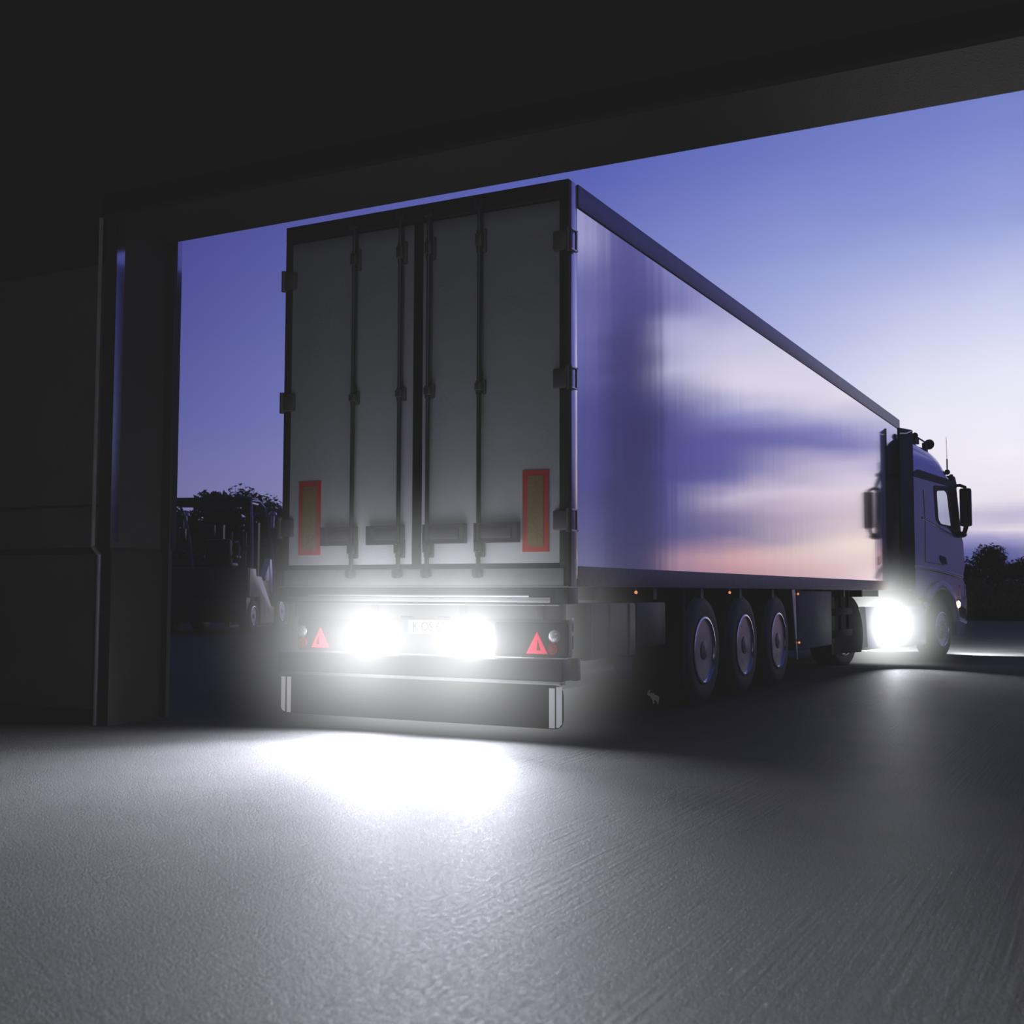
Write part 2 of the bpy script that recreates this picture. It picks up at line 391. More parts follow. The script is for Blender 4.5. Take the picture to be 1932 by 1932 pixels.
# ------------------------------------------------------------------ wheels
def make_wheel(r, w, rr, deep, parent, dual=False, alloy=False):
    """wheel lying with its axle on x; outer face at x=0, body to -x"""
    mb = MB(); s = rr/.3
    prof = [(rr*1.02, -w*.12), (rr*1.05, -w*.02), (r*.80, 0), (r*.93, -w*.05), (r*.985, -w*.14)]
    k = 5
    for i in range(k):      # circumferential tread grooves
        a = -w*.14-(w*.72)*i/k; b_ = -w*.14-(w*.72)*(i+1)/k
        prof += [(r, a-.003), (r, b_+.008)]
        if i < k-1: prof += [(r-.014, b_+.007), (r-.014, b_-.001)]
    prof += [(r*.985, -w*.86), (r*.93, -w*.95), (r*.80, -w), (rr*1.05, -w*.98), (rr*1.02, -w*.88)]
    mb.lathe(prof, (0, 0, 0), 'x', 56)
    t = mb.build('wheel', M['rubber'], parent, 40)
    mb = MB()
    mb.lathe([(rr*1.05, -.012), (rr*1.06, .004), (rr*1.0, .008), (rr*.975, -.01), (rr*.97, -.035)], (0, 0, 0), 'x', 56)
    mb.build('rim_flange', M['rimring'], t)
    mb = MB()
    if deep:
        mb.lathe([(rr*.985, -.02), (rr*.93, -.05), (rr*.9, -.13), (rr*.82, -.15), (rr*.62, -.12), (rr*.42, -.10), (rr*.36, -.10), (.0001, -.10)], (0, 0, 0), 'x', 48)
    else:
        mb.lathe([(rr*.985, -.02), (rr*.9, -.05), (rr*.84, -.07), (rr*.72, -.03), (rr*.6, -.005), (rr*.45, .0), (.0001, .0)], (0, 0, 0), 'x', 48)
    mb.mark(0)
    for i in range(10):     # hand holes
        a = 2*pi*i/10; R_ = rr*.76 if deep else rr*.78; xx = -.135 if deep else -.046
        mb.sphere((xx, R_*cos(a), R_*sin(a)), rr*.09, (.3, 1, 1), 10)
    mb.mark(1)
    for i in range(10):
        a = 2*pi*(i+.5)/10; R_ = rr*.5; xx = -.105 if deep else .0
        mb.cyl((0, R_*cos(a), R_*sin(a)), .016, xx, xx+.03, 'x', 6)
    mb.mark(2); ro = mb.build('rim', M['rim'] if deep else M['alu_dull'], t); ro.data.materials.append(M['seal']); ro.data.materials.append(M['alu_dull'])
    mb = MB()
    hd = -.005 if deep else .045
    mb.lathe([(rr*.36, -.11), (rr*.34, hd-.02), (rr*.29, hd), (.0001, hd+.01)], (0, 0, 0), 'x', 32)
    mb.build('hub', M['rod'], t)
    return t

# ------------------------------------------------------------------ trailer
T = empty('semi_trailer', (0, 0, 0))
tag(T, 'long white box semi-trailer with mirror-like side, double rear doors and lit reversing lamps', 'trailer')
L_ = 13.68
mb = MB(); mb.box(-1.288, 1.288, .06, L_-.02, 1.11, 4.06); mb.build('cargo_body', M['door'], T)
mb = MB(); mb.box(1.288, 1.30, .135, L_, 1.25, 3.905); mb.build('side_panel', M['side'], T)
mb = MB(); mb.box(-1.30, -1.288, .135, L_, 1.25, 3.905); mb.build('side_panel', M['boxgrey'], T)  # unseen left side, made dull grey to darken the guide strip's reflection
for s in (1, -1):
    mb = MB(); mb.box(s*1.27, s*1.312, .135, L_+.01, 3.912, 4.088, .008); mb.build('top_rail', M['rail'], T)
    mb = MB(); mb.box(s*1.26, s*1.312, .135, L_-.1, 1.10, 1.25, .006); mb.build('bottom_rail', M['rail2'], T)
    mb = MB(); mb.box(s*1.22, s*1.303, .03, .132, 1.10, 4.085, .006); mb.build('corner_post', M['post'], T)
mb = MB(); mb.box(-1.29, 1.29, .1, L_, 4.05, 4.075); mb.build('roof', M['alu_dull'], T)
mb = MB(); mb.box(-1.3, 1.3, -.012, .09, 3.955, 4.09, .01); mb.build('header_beam', M['header'], T)
for s in (1, -1):
    mb = MB(); mb.box(s*1.225, s*1.3, -.008, .09, 1.10, 3.96, .006)
    mb.build('door_post', M['header'], T)
    mb = MB(); mb.box(s*1.14-.035, s*1.14+.035, -.016, -.01, 4.005, 4.035); mb.build('marker_lamp', M['redlens'], T)
mb = MB(); mb.box(-1.225, 1.225, .02, .06, 1.22, 3.96); mb.build('door_surround', M['seal'], T)
def make_door(xa, xb, rods, side):
    mb = MB(); mb.box(xa, xb, -.004, .04, 1.272, 3.938, .004); d = mb.build('rear_door', M['door'], T)
    return d
dl = make_door(-1.232, -.038, None, -1); dr = make_door(.046, 1.222, None, 1)
mb = MB(); mb.box(-.036, .002, -.012, .03, 1.25, 3.955, .006); mb.box(.006, .044, -.012, .03, 1.25, 3.955, .006); mb.build('centre_seal', M['seal'], T)
mb = MB(); mb.box(-1.232, 1.222, .0, .03, 1.236, 1.27); mb.build('bottom_seal', M['seal'], T)
def locking_bar(x, door, hand):
    mb = MB()
    mb.cyl((x, -.045, 0), .0175, 1.20, 4.0, 'z', 16)
    b = mb.build('locking_bar', M['rod'], door)
    for z in (3.72, 2.60, 1.395):       # guide brackets with two bolts
        mb = MB(); h = .055 if z < 3 else .09
        if z < 1.5: h = .075
        mb.box(x-.042, x+.042, -.028, -.004, z-h, z+h, .008)
        mb.box(x-.03, x+.03, -.07, -.022, z-h*.55, z+h*.55, .01)
        for k in (-1, 1): mb.sphere((x, -.074, z+k*h*.42), .008, seg=8)
        mb.build('bar_bracket', M['hinge'] if z > 1.5 else M['rod'], b)
    for z in (1.20, 4.0):
        mb = MB(); mb.box(x-.05, x+.03, -.065, -.02, z-.03, z+.03, .01); mb.cyl((x-.01, -.05, 0), .026, z-.035, z+.035, 'z', 12)
        mb.build('cam_lock', M['rod'], b)
    # recessed handle box beside the bar
    x0, x1 = (x-.29, x+.035) if hand < 0 else (x-.03, x+.33)
    mb = MB()
    xo = x0 if hand < 0 else x1
    mb.box(x0, x1, -.03, -.004, 1.43, 1.565, .004)
    h = mb.build('handle', M['hinge'], b)
    mb = MB()
    mb.box(x0-.004, x1+.004, -.06, -.012, 1.562, 1.572); mb.box(x0-.004, x1+.004, -.06, -.012, 1.424, 1.434)
    mb.box(x0-.004, x0+.008, -.06, -.012, 1.43, 1.57); mb.box(x1-.008, x1+.004, -.06, -.012, 1.43, 1.57)
    mb.build('handle_frame', M['rod'], b)
    mb = MB(); a, c_ = (x0+.055, x1-.04) if hand < 0 else (x0+.04, x1-.055)
    mb.box(a, c_, -.05, -.03, 1.455, 1.54, .012); mb.build('handle_grip', M['rod'], b)
    return b
locking_bar(-.578, dl, -1); locking_bar(-.138, dl, -1); locking_bar(.122, dr, 1); locking_bar(.572, dr, 1)
for s, d in ((-1, dl), (1, dr)):
    for z in (3.632, 2.613, 1.578):
        mb = MB(); mb.box(s*1.178, s*1.325, -.035, .0, z-.072, z+.072, .012)
        mb.cyl((s*1.305, -.018, 0), .024, z-.085, z+.085, 'z', 14)
        h = mb.build('hinge', M['hinge'], d)
        if s > 0:
            mb = MB(); mb.box(1.308, 1.335, -.03, .075, z-.08, z-.07); mb.box(1.308, 1.335, -.03, .075, z+.07, z+.08); mb.box(1.318, 1.335, .055, .075, z-.08, z+.08)
            mb.build('hinge_strap', M['alu'], h)
for (a, b_), d in (((-1.127, -.908), dl), ((.923, 1.138), dr)):
    mb = MB(); mb.box(a, b_, -.010, -.004, 1.353, 1.951); p = mb.build('reflector_board', M['refl_red'], d); p['label'] = 'red bordered marker board'
    mb = MB(); mb.box(a+.042, b_-.042, -.0125, -.009, 1.393, 1.911); mb.build('reflector_field', M['refl_yel'], p)
mb = MB(); mb.box(-1.265, 1.262, -.02, .08, 1.10, 1.234, .006); mb.box(-1.27, 1.3, -.026, -.018, 1.094, 1.104); mb.build('sill', M['sill'], T)
mb = MB(); mb.box(-1.285, 1.302, -.03, .15, .975, 1.094, .008)
for s in (-1, 1):
    mb.box(s*1.2, s*1.305, -.035, .145, .985, 1.09, .01)
mb.build('end_beam', M['frame'], T)
mb = MB(); mb.box(-1.19, 1.17, -.05, -.028, .985, 1.022, .004); mb.cyl((0, -.05, 1.032), .009, -.98, 1.0, 'x', 10); mb.box(-1.24, 1.24, -.052, -.03, .962, .97, .003)
mb.build('dock_rail', M['alu'], T)
mb = MB(); mb.box(-1.2, 1.2, .05, .15, .86, .975)
for x in (-1.0, -.4, .4, 1.05): mb.box(x-.03, x+.03, .02, .06, .86, .97, .006)
mb.build('rear_crossmember', M['chassis'], T)
# lamp carrier
mb = MB(); mb.box(-1.14, 1.26, .02, .14, .585, .86, .012); lc = mb.build('lamp_carrier', M['bumper'], T)
def tail(s, cx, rx):
    e = empty('tail_lamp', (0, 0, 0), parent=T)
    mb = MB(); mb.box(cx-.30, cx+.30, -.006, .03, .592, .84, .02); mb.build('lamp_housing', M['chassis'], e)
    tx = cx+s*.06
    mb = MB(); w = .085
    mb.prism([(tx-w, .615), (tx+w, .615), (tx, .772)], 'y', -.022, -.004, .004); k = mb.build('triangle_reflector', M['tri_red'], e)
    k['label'] = 'red triangle reflector, its glow put into the material'
    mb = MB(); mb.prism([(tx+s*.018-.016, .64), (tx+s*.018+.016, .64), (tx+s*.01, .715)], 'y', -.024, -.02); mb.build('triangle_core', M['redlens'], k)
    mb = MB(); mb.lathe([(.0001, -.026), (.03, -.024), (.047, -.012), (.052, 0)], (rx, 0, .742), 'y', 24); mb.build('clear_lens', M['lens'], e)
    mb = MB(); mb.lathe([(.0001, -.02), (.04, -.016), (.05, 0)], (rx-s*.01, 0, .65), 'y', 24); mb.build('red_lens', M['redlens'], e)
tail(-1, -.83, -1.08); tail(1, .985, 1.18)
# lit reversing lamps
HR = 1.5
M['glare'] = glare_mat('rear_lamp_glare', [(24, .10), (2.1, .34), (.52, .80)], HR, (.97, .98, 1))
for x in (-.352, .562):
    e = empty('reversing_lamp', (x, 0, .69), parent=T)
    mb = MB(); mb.lathe([(.075, .03), (.078, -.015), (.066, -.024), (.062, -.012)], (0, 0, 0), 'y', 32); mb.build('lamp_bezel', M['rod'], e)
    mb = MB(); mb.lathe([(.0001, -.022), (.04, -.019), (.062, -.01), (.064, .02)], (0, 0, 0), 'y', 32); k = mb.build('lamp_lens', M['lampglow'], e)
    k['label'] = 'dazzling white lit lens'
    mb = MB(); mb.sphere((0, 0, 0), HR, seg=32); k = mb.build('lamp_glare', M['glare'], e); k['kind'] = 'stuff'  # glowing volume stands in for the glare of the lamp
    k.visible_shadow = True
    for en, size, d in ((640, 156, Vector((.12, -1, -.16))), (2100, 96, Vector((.13, -1, .02)))):      # flood and beam of the same lamp
        ld = bpy.data.lights.new('reversing_beam', 'SPOT'); ld.energy = en; ld.spot_size = rad(size); ld.spot_blend = 1; ld.shadow_soft_size = .03; ld.color = (.95, .96, 1)
        lo = bpy.data.objects.new('reversing_beam', ld); C.objects.link(lo); lo.parent = e; lo.location = (0, -.045, 0)
        lo.rotation_euler = d.to_track_quat('-Z', 'Y').to_euler()
# licence plate
mb = MB(); mb.box(-.10, .352, -.012, .02, .742, .846, .006); pl = mb.build('licence_plate', M['plate'], T); pl['label'] = 'white licence plate reading K OS 629'
mb = MB(); mb.box(-.097, -.06, -.0145, -.011, .745, .843); mb.build('plate_band', M['plateblue'], pl)
fc = bpy.data.curves.new('plate_lettering', 'FONT'); fc.body = 'K\u00b7OS 629'; fc.size = .098; fc.align_x = 'CENTER'; fc.align_y = 'CENTER'; fc.extrude = .001
fo = bpy.data.objects.new('lettering_source', fc); C.objects.link(fo)
bpy.context.view_layer.update()
fm = bpy.data.meshes.new_from_object(fo.evaluated_get(bpy.context.evaluated_depsgraph_get())); bpy.data.objects.remove(fo); bpy.data.curves.remove(fc)
fm.materials.clear(); fm.materials.append(M['ink']); fo = bpy.data.objects.new('plate_lettering', fm); C.objects.link(fo); fo.parent = pl; fo.location = (.146, -.0135, .794); fo.rotation_euler = (pi/2, 0, 0); fo.scale = (.86, 1, 1)
for x in (-.07, .26):
    mb = MB(); mb.box(x-.04, x+.04, -.05, .02, .862, .876, .004); mb.build('plate_lamp', M['rod'], T)
# underrun bumper
mb = MB(); mb.box(-1.275, 1.275, -.075, .12, .425, .575, .012); ub = mb.build('underrun_bumper', M['bumper'], T)
mb = MB(); mb.box(-1.268, 1.268, -.085, .0, .40, .425, .003); mb.build('bumper_lip', M['alu_dull'], ub)
for s in (-1, 1):
    for bx in (s*1.0, s*.45):
        mb = MB(); mb.box(bx-.05, bx+.05, .13, .31, .42, 1.1); mb.build('bumper_bracket', M['chassis'], T)
    # vertical guard with slots on the corner
    for za, zb in ((.775, .875), (.65, .745)):
        mb = MB(); mb.box(s*1.285-.006, s*1.285+.006, .085, .10, za, zb); mb.build('corner_strip', M['alu'], T)
    mb = MB(); mb.box(s*1.22, s*1.298, .12, .20, .42, .58, .01); mb.build('corner_bracket', M['bumper'], T)
# spray flap across the rear with white stripes
mb = MB(); mb.prism(round_poly([(-1.262, .395), (1.262, .395), (1.262, .085), (-1.262, .085)], .07), 'y', -.035, -.022); sf = mb.build('spray_flap', M['seal'], T)
for s in (-1, 1):
    base = s*1.2
    for k in (0, 1):
        a = base+(-.045 if k == 0 else .012); b_ = a+.036
        a, b_ = (a-.01, b_-.008) if s < 0 else (a, b_+.008)
        poly = [(a, .375), (b_, .375), (b_, .092), (a, .092)]
        if (s > 0 and k == 1): poly = [(a, .385), (b_, .385), (b_, .125), (a+.02, .098), (a, .096)]
        if (s < 0 and k == 0): poly = [(a, .375), (b_, .375), (b_, .096), (a+.015, .105), (a, .13)]
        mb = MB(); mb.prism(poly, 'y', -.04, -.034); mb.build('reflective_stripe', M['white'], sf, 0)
# chassis
mb = MB()
for s in (-1, 1):
    mb.box(s*.55-.05, s*.55+.05, .15, 13.2, .86, 1.1); mb.box(s*.62-.03, s*.62+.03, 2.2, 6.4, .62, .88)
for y in frange(.6, 13, 10): mb.box(-1.25, 1.25, y-.04, y+.04, 1.0, 1.1)
mb.build('chassis_frame', M['chassis'], T)
mb = MB()
mb.box(.72, 1.27, .35, 1.35, .55, .98, .02); mb.box(.72, 1.25, 1.42, 2.1, .6, .98, .02)
for y in (.45, .8, 1.2): mb.box(1.262, 1.275, y-.012, y+.012, .56, .97)
mb.cyl((1.0, 0, .42), .1, .4, 1.3, 'y', 20)
mb.build('tool_box', M['chassis'], T)
mb = MB(); mb.box(-1.27, -.72, .35, 2.1, .55, .98, .02); mb.build('tool_box', M['chassis'], T)
for y in (3.0785, 4.3885, 5.6985):
    mb = MB(); mb.cyl((0, y, .5), .07, -1.0, 1.0, 'x', 16)
    for s in (-1, 1): mb.box(s*.62-.06, s*.62+.06, y-.35, y+.3, .52, .64, .02); mb.cyl((s*.62, y+.3, .62), .12, .0, .22, 'z', 16)
    mb.build('axle', M['chassis'], T)
w0 = make_wheel(.52, .385, .3, True, T)
k = 0
for y in (3.0785, 4.3885, 5.6985):
    for s in (1, -1):
        w = w0 if k == 0 else copy_tree(w0, T); k += 1
        w.location = (s*1.275, y, .515); w.rotation_euler = (0, 0, 0) if s > 0 else (0, 0, pi)
for s in (1, -1):
    mb = MB()       # flat-topped mudguards over each wheel
    for y in (3.0785, 4.3885, 5.6985):
        pts = [(y+.60*cos(a), .50+.575*sin(a)) for a in frange(rad(35), rad(145), 12)]
        pts += [(y+.585*cos(a), .50+.56*sin(a)) for a in frange(rad(145), rad(35), 12)]
        mb.prism(pts, 'x', s*.86, s*1.18)
    mb.build('mudguard', M['seal'], T)
    mb = MB(); mb.box(s*.82, s*1.27, 2.38, 2.40, .07, .8, .004); mb.box(s*1.262, s*1.285, 2.4, 2.50, .30, 1.09, .01); mf = mb.build('mudflap', M['seal'], T)
# emblem on the right mudflap: elephant with raised trunk, facing left
ez = [(770, 545), (735, 560), (690, 640), (640, 700), (625, 760), (650, 800), (615, 850), (700, 870), (780, 920), (830, 1010), (880, 1110), (905, 1230), (925, 1290), (975, 1285), (1000, 1265),
      (965, 1190), (950, 1120), (1040, 1120), (1090, 1150), (1120, 1240), (1160, 1330), (1190, 1300), (1205, 1180), (1240, 1040), (1215, 950), (1150, 880), (1070, 850), (990, 840), (975, 760), (900, 745), (780, 745), (730, 780), (705, 740), (735, 680), (785, 590)]
def elx(p):      # measured outline scaled on to the flap, 15 cm tall
    px = 1200+p[0]*70/1932; py = 1280+p[1]*70/1932
    d = fw+rt*((px-966)/F)-up*((py-966)/F); t = (2.378-CAM.y)/d.y; q = CAM+d*t
    return (q.x, q.z)
EL = [(round(a, 3), round(b, 3)) for a, b in map(elx, ez)]
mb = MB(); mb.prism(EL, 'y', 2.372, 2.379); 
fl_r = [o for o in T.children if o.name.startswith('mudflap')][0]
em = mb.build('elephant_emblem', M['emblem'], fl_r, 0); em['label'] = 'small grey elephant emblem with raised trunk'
# side marker lamps, side guards, pallet box, landing legs
for (y, z) in ((1.263, 1.06), (3.772, 1.06), (6.48, 1.045), (6.5, .464)):
    for s in (1, -1):
        mb = MB(); mb.box(s*1.27, s*1.30, y-.02, y+.02, z+.01, z+.045, .004); m_ = mb.build('side_marker', M['blackpl'], T)
        mb = MB(); mb.lathe([(.0001, -.010), (.010, -.008), (.014, .004)], (s*1.303, y, z), 'y', 14); mb.build('marker_light', M['amber'], m_)
for s in (1, -1):
    mb = MB(); mb.box(s*.75, s*1.285, 6.53, 8.33, .365, 1.085, .02); mb.build('pallet_box', M['boxgrey'], T)
    mb = MB(); mb.prism([(6.27, 1.095), (6.43, 1.095), (6.50, .27), (6.47, .265)], 'x', s*1.265, s*1.285); mb.build('box_lit_edge', M['skirt'], T)  # light-coloured wedge stands in for the lamp-lit end edge of the box
    mb = MB()
    for z in (.45, .75): mb.box(s*1.24, s*1.27, 8.4, 9.7, z, z+.1, .01)
    for y in (8.5, 9.1, 9.6): mb.box(s*1.2, s*1.24, y, y+.06, .45, 1.1)
    mb.build('side_guard', M['seal'], T)
    mb = MB(); mb.box(s*.8, s*.93, 9.95, 10.08, .32, 1.1); mb.box(s*.82, s*.91, 9.97, 10.06, .15, .4); mb.box(s*.74, s*.99, 9.88, 10.15, .12, .15); mb.build('landing_leg', M['seal'], T)

# ------------------------------------------------------------------ tractor
TH = rad(13.7)
TR = empty('tractor_truck', (.636, 14.834, -.11), -TH)
tag(TR, 'white tractor truck with high sleeper cab turned right ahead of the trailer', 'truck')
zo = .11      # photo heights measured from the hall floor
def zz(z): return z+zo
SX = 1.25
belt = [(-1.21, 1.52), (-1.21, 3.10), (.58, 3.08), (.74, 3.0), (.93, 2.13), (1.02, 2.0), (1.07, 1.53), (.98, 1.38), (.85, 1.36)]
wing = [(-.19, 2.87), (.30, 2.91), (.41, 2.86), (.50, 2.5), (.57, 2.27), (-.03, 2.29), (-.14, 2.37)]
B_ = [(a, zz(b)) for a, b in belt]; W_ = [(a, zz(b)) for a, b in wing]
for s in (1, -1):
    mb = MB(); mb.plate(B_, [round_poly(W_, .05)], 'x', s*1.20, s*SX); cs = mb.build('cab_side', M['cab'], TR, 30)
    mb = MB()
    fr = round_poly([(-.32, zz(2.96)), (.62, zz(3.0)), (.72, zz(2.93)), (.90, zz(2.12)), (.55, zz(2.12)), (.30, zz(2.24)), (-.10, zz(2.27)), (-.24, zz(2.36))], .05)
    mb.plate(fr, [round_poly(W_, .05)], 'x', s*1.248, s*1.258); mb.build('window_frame', M['blackpl'], cs, 30)
    mb = MB(); mb.prism(round_poly(W_, .05), 'x', s*1.225, s*1.23); mb.build('side_window', M['glass'], cs, 0)
    mb = MB(); mb.prism(round_poly([(-.10, zz(1.73)), (.14, zz(1.70)), (.22, zz(1.57)), (.0, zz(1.58)), (-.1, zz(1.65))], .03), 'x', s*1.245, s*1.262); mb.build('door_handle', M['blackpl'], cs)
    mb = MB(); mb.tube([(s*1.252, -1.2, zz(1.51)), (s*1.256, -.3, zz(1.47)), (s*1.256, .3, zz(1.42)), (s*1.25, .95, zz(1.35))], .028); mb.build('cab_side_moulding', M['skirt'], cs)
    mb = MB()       # shut lines
    mb.tube([(s*1.251, -.78, zz(2.85)), (s*1.251, -.72, zz(2.3)), (s*1.251, -.75, zz(1.6))], .006, 6)
    mb.tube([(s*1.251, -.75, zz(1.6)), (s*1.251, .1, zz(1.56))], .005, 6); mb.build('door_gap', M['blackpl'], cs)
    # crease below the window
    mb = MB(); mb.tube([(s*1.245, -.85, zz(2.36)), (s*1.25, -.5, zz(2.30)), (s*1.25, .1, zz(2.17)), (s*1.248, .45, zz(2.12))], .022); mb.build('waist_crease', M['cab'], cs)
    # lower cab and wheel arch
    arc = [(-.08+.74*cos(a), zz(.45)+.74*sin(a)) for a in frange(rad(-8), rad(158), 18)]
    low = [(.64, zz(.29)), (1.02, zz(.28)), (1.13, zz(.62)), (1.10, zz(1.22)), (.98, zz(1.34)), (.85, zz(1.345)), (-1.21, zz(1.505)), (-1.21, zz(1.12)), (-.86, zz(1.0))]
    mb = MB(); mb.prism(low[::-1]+[(arc[-1])]+arc[::-1][1:] if False else [p for p in low]+arc[::-1], 'x', s*1.14, s*1.235); lp = mb.build('lower_cab', M['cab'], TR, 30)
    pts = [(-.08+.84*cos(a)*(1.06 if cos(a) < 0 else .93), zz(.45)+.83*sin(a)) for a in frange(rad(8), rad(150), 20)]
    pin = [(-.08+.70*cos(a)*(1.02 if cos(a) < 0 else .95), zz(.45)+.68*sin(a)) for a in frange(rad(150), rad(8), 20)]
    mb = MB(); mb.prism(pts+pin, 'x', s*1.0, s*1.29, .02); mb.build('wheel_arch', M['skirt'], lp, 50)
    mb = MB(); mb.prism(round_poly([(-.95, zz(.98)), (-.60, zz(.93)), (-.62, zz(.88)), (-.93, zz(.93))], .02), 'x', s*1.2, s*1.30); mb.build('arch_clip', M['blackpl'], lp)
    # bumper corner, light, grille edge
    mb = MB(); mb.prism([(.66, zz(.66)), (1.12, zz(.58)), (1.15, zz(.66)), (1.14, zz(.95)), (.62, zz(.95))], 'x', s*1.225, s*1.245, .008); mb.build('headlamp', M['glassdark'], lp)
    mb = MB(); mb.lathe([(.0001, .02), (.05, .018), (.065, 0)], (s*1.285, .63, zz(.855)), 'x', 18) if s > 0 else mb.lathe([(.0001, -.02), (.05, -.018), (.065, 0)], (s*1.285, .63, zz(.855)), 'x', 18)
    ik = mb.build('indicator_lamp', M['indicator'], lp); ik['label'] = 'glowing amber indicator'
    mb = MB(); mb.tube([(s*1.24, .64, zz(.60)), (s*1.24, .9, zz(.57)), (s*1.22, 1.12, zz(.52))], .03); mb.build('bumper_trim', M['skirt'], lp)
    mb = MB(); mb.tube([(s*1.235, .84, zz(1.2)), (s*1.235, .86, zz(.95))], .012, 6); mb.tube([(s*1.235, 1.10, zz(1.22)), (s*1.235, 1.13, zz(.66))], .014, 6); mb.build('corner_trim', M['skirt'], lp)
    # side air deflector
    mb = MB(); mb.prism([(s*1.255, -1.19), (s*1.205, -1.62), (s*1.17, -1.63), (s*1.2, -1.19)], 'z', zz(1.12), zz(3.86), .015); dfl = mb.build('side_deflector', M['blackpl'], TR)
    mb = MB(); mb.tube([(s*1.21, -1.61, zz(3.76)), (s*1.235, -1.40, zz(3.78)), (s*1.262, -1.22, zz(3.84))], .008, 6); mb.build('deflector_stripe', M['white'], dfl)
    # mirrors
    mb = MB()
    mb.tube([(s*1.2, .70, zz(3.02)), (s*1.28, .84, zz(3.04)), (s*1.37, .86, zz(3.0)), (s*1.37, .86, zz(2.95))], .03)
    mb.tube([(s*1.22, .84, zz(2.14)), (s*1.32, .90, zz(2.16)), (s*1.37, .88, zz(2.30))], .045)
    mb.tube([(s*1.37, .86, zz(2.95)), (s*1.37, .86, zz(2.30))], .02); mb.sphere((s*1.27, .84, zz(2.13)), .1, (1.1, 1.5, .6)); mir = mb.build('mirror_arm', M['blackpl'], TR)
    mb = MB(); mb.box(s*1.27, s*1.47, .80, .93, zz(2.28), zz(2.98), .035); mb.build('mirror_housing', M['blackpl'], mir)
    mb = MB(); mb.box(s*1.29, s*1.45, .790, .802, zz(2.32), zz(2.93)); mb.build('mirror_glass', M['glassdark'], mir)
# cab front, floor, back, dash
mb = MB(); mb.box(-1.2, 1.2, -1.21, -1.15, zz(1.1), zz(3.1)); mb.build('cab_back', M['cab'], TR)
mb = MB(); mb.box(-1.2, 1.2, -1.2, .95, zz(1.25), zz(1.33)); mb.box(-1.15, 1.15, .55, .86, zz(1.4), zz(2.05), .03)
for s in (-1, 1): mb.box(s*.75-.25, s*.75+.25, -.5, .0, zz(1.4), zz(1.9), .05); mb.box(s*.75-.24, s*.75+.24, -.68, -.5, zz(1.5), zz(2.25), .05)
mb.build('cab_interior', M['blackpl'], TR)
mb = MB(); mb.prism([(.93, zz(2.1)), (1.04, zz(2.0)), (1.10, zz(1.53)), (1.06, zz(1.4)), (1.12, zz(1.25)), (1.2, zz(.66)), (1.08, zz(.28)), (1.0, zz(.28)), (.95, zz(1.3)), (.9, zz(2.1))], 'x', -1.2, 1.2); mb.build('front_grille', M['blackpl'], TR)
mb = MB(); mb.prism([(.735, zz(3.0)), (.75, zz(3.0)), (.97, zz(2.1)), (.955, zz(2.1))], 'x', -1.16, 1.16); mb.build('windscreen', M['glass'], TR, 0)
for s in (-1, 1):
    mb = MB(); mb.prism([(.70, zz(3.04)), (.78, zz(3.04)), (.99, zz(2.1)), (.90, zz(2.1))], 'x', s*1.12, s*1.235); mb.build('windscreen_pillar', M['blackpl'], TR)
mb = MB(); mb.prism([(.70, zz(3.10)), (.86, zz(3.02)), (.92, zz(3.06)), (.84, zz(3.2)), (.70, zz(3.22))], 'x', -1.2, 1.2, .01); mb.build('sun_visor', M['blackpl'], TR)
mb = MB(); mb.prism([(-1.21, zz(3.12)), (-.98, zz(3.19)), (.62, zz(3.10)), (.76, zz(3.04)), (.74, zz(2.98)), (-1.21, zz(3.06))], 'x', -1.262, 1.262); mb.build('roof_band', M['blackpl'], TR)
# domed roof
prof = [(-1.21, 3.83), (-.95, 3.83), (-.62, 3.80), (-.24, 3.755), (.06, 3.67), (.18, 3.59), (.31, 3.47), (.45, 3.31), (.56, 3.2), (.63, 3.12)]
mb = MB(); rings = []
for y, zt in prof:
    H = max(.02, zt-3.09); ring = []
    for i in range(29):
        a = pi*i/28; cx_, sz = cos(a), sin(a)
        x = 1.24*math.copysign(abs(cx_)**.42, cx_); z = 3.09+H*sz**.62
        ring.append(mb.bm.verts.new((x*(1-.05*max(0, y)), y, zz(z))))
    rings.append(ring)
for A, Bq in zip(rings, rings[1:]):
    for i in range(28): mb.bm.faces.new((A[i], A[i+1], Bq[i+1], Bq[i]))
mb.bm.faces.new(rings[0]); mb.bm.faces.new(rings[-1][::-1])
bmesh.ops.recalc_face_normals(mb.bm, faces=mb.bm.faces[:])
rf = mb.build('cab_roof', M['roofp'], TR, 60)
# horns, roof pads, aerials
for s in (1, -1):
    mb = MB(); mb.tube([(s*.95, -.32, zz(3.86)), (s*.95, .1, zz(3.79))], .014, 8); mb.sphere((s*.95, -.36, zz(3.87)), .055); mb.lathe([(.0001, 0), (.03, .01), (.085, .11), (.095, .16), (.0001, .13)], (s*.95, .12, zz(3.77)), 'y', 24)
    mb.box(s*.92, s*.98, -.4, -.25, zz(3.72), zz(3.83)); mb.box(s*.92, s*.98, .02, .14, zz(3.6), zz(3.78)); mb.build('air_horn', M['blackpl'], TR)
    mb = MB(); mb.sphere((s*1.2, .46, zz(3.26)), .05); mb.tube([(s*1.2, .46, zz(3.26)), (s*1.2, .46, zz(3.5))], .012, 6); mb.tube([(s*1.2, .46, zz(3.5)), (s*1.2, .44, zz(3.9))], .004, 6); mb.build('aerial', M['blackpl'], TR)
    mb = MB(); mb.box(s*1.15, s*1.2, .68, .75, zz(3.1), zz(3.24), .01); mb.build('roof_clearance_lamp', M['blackpl'], TR)
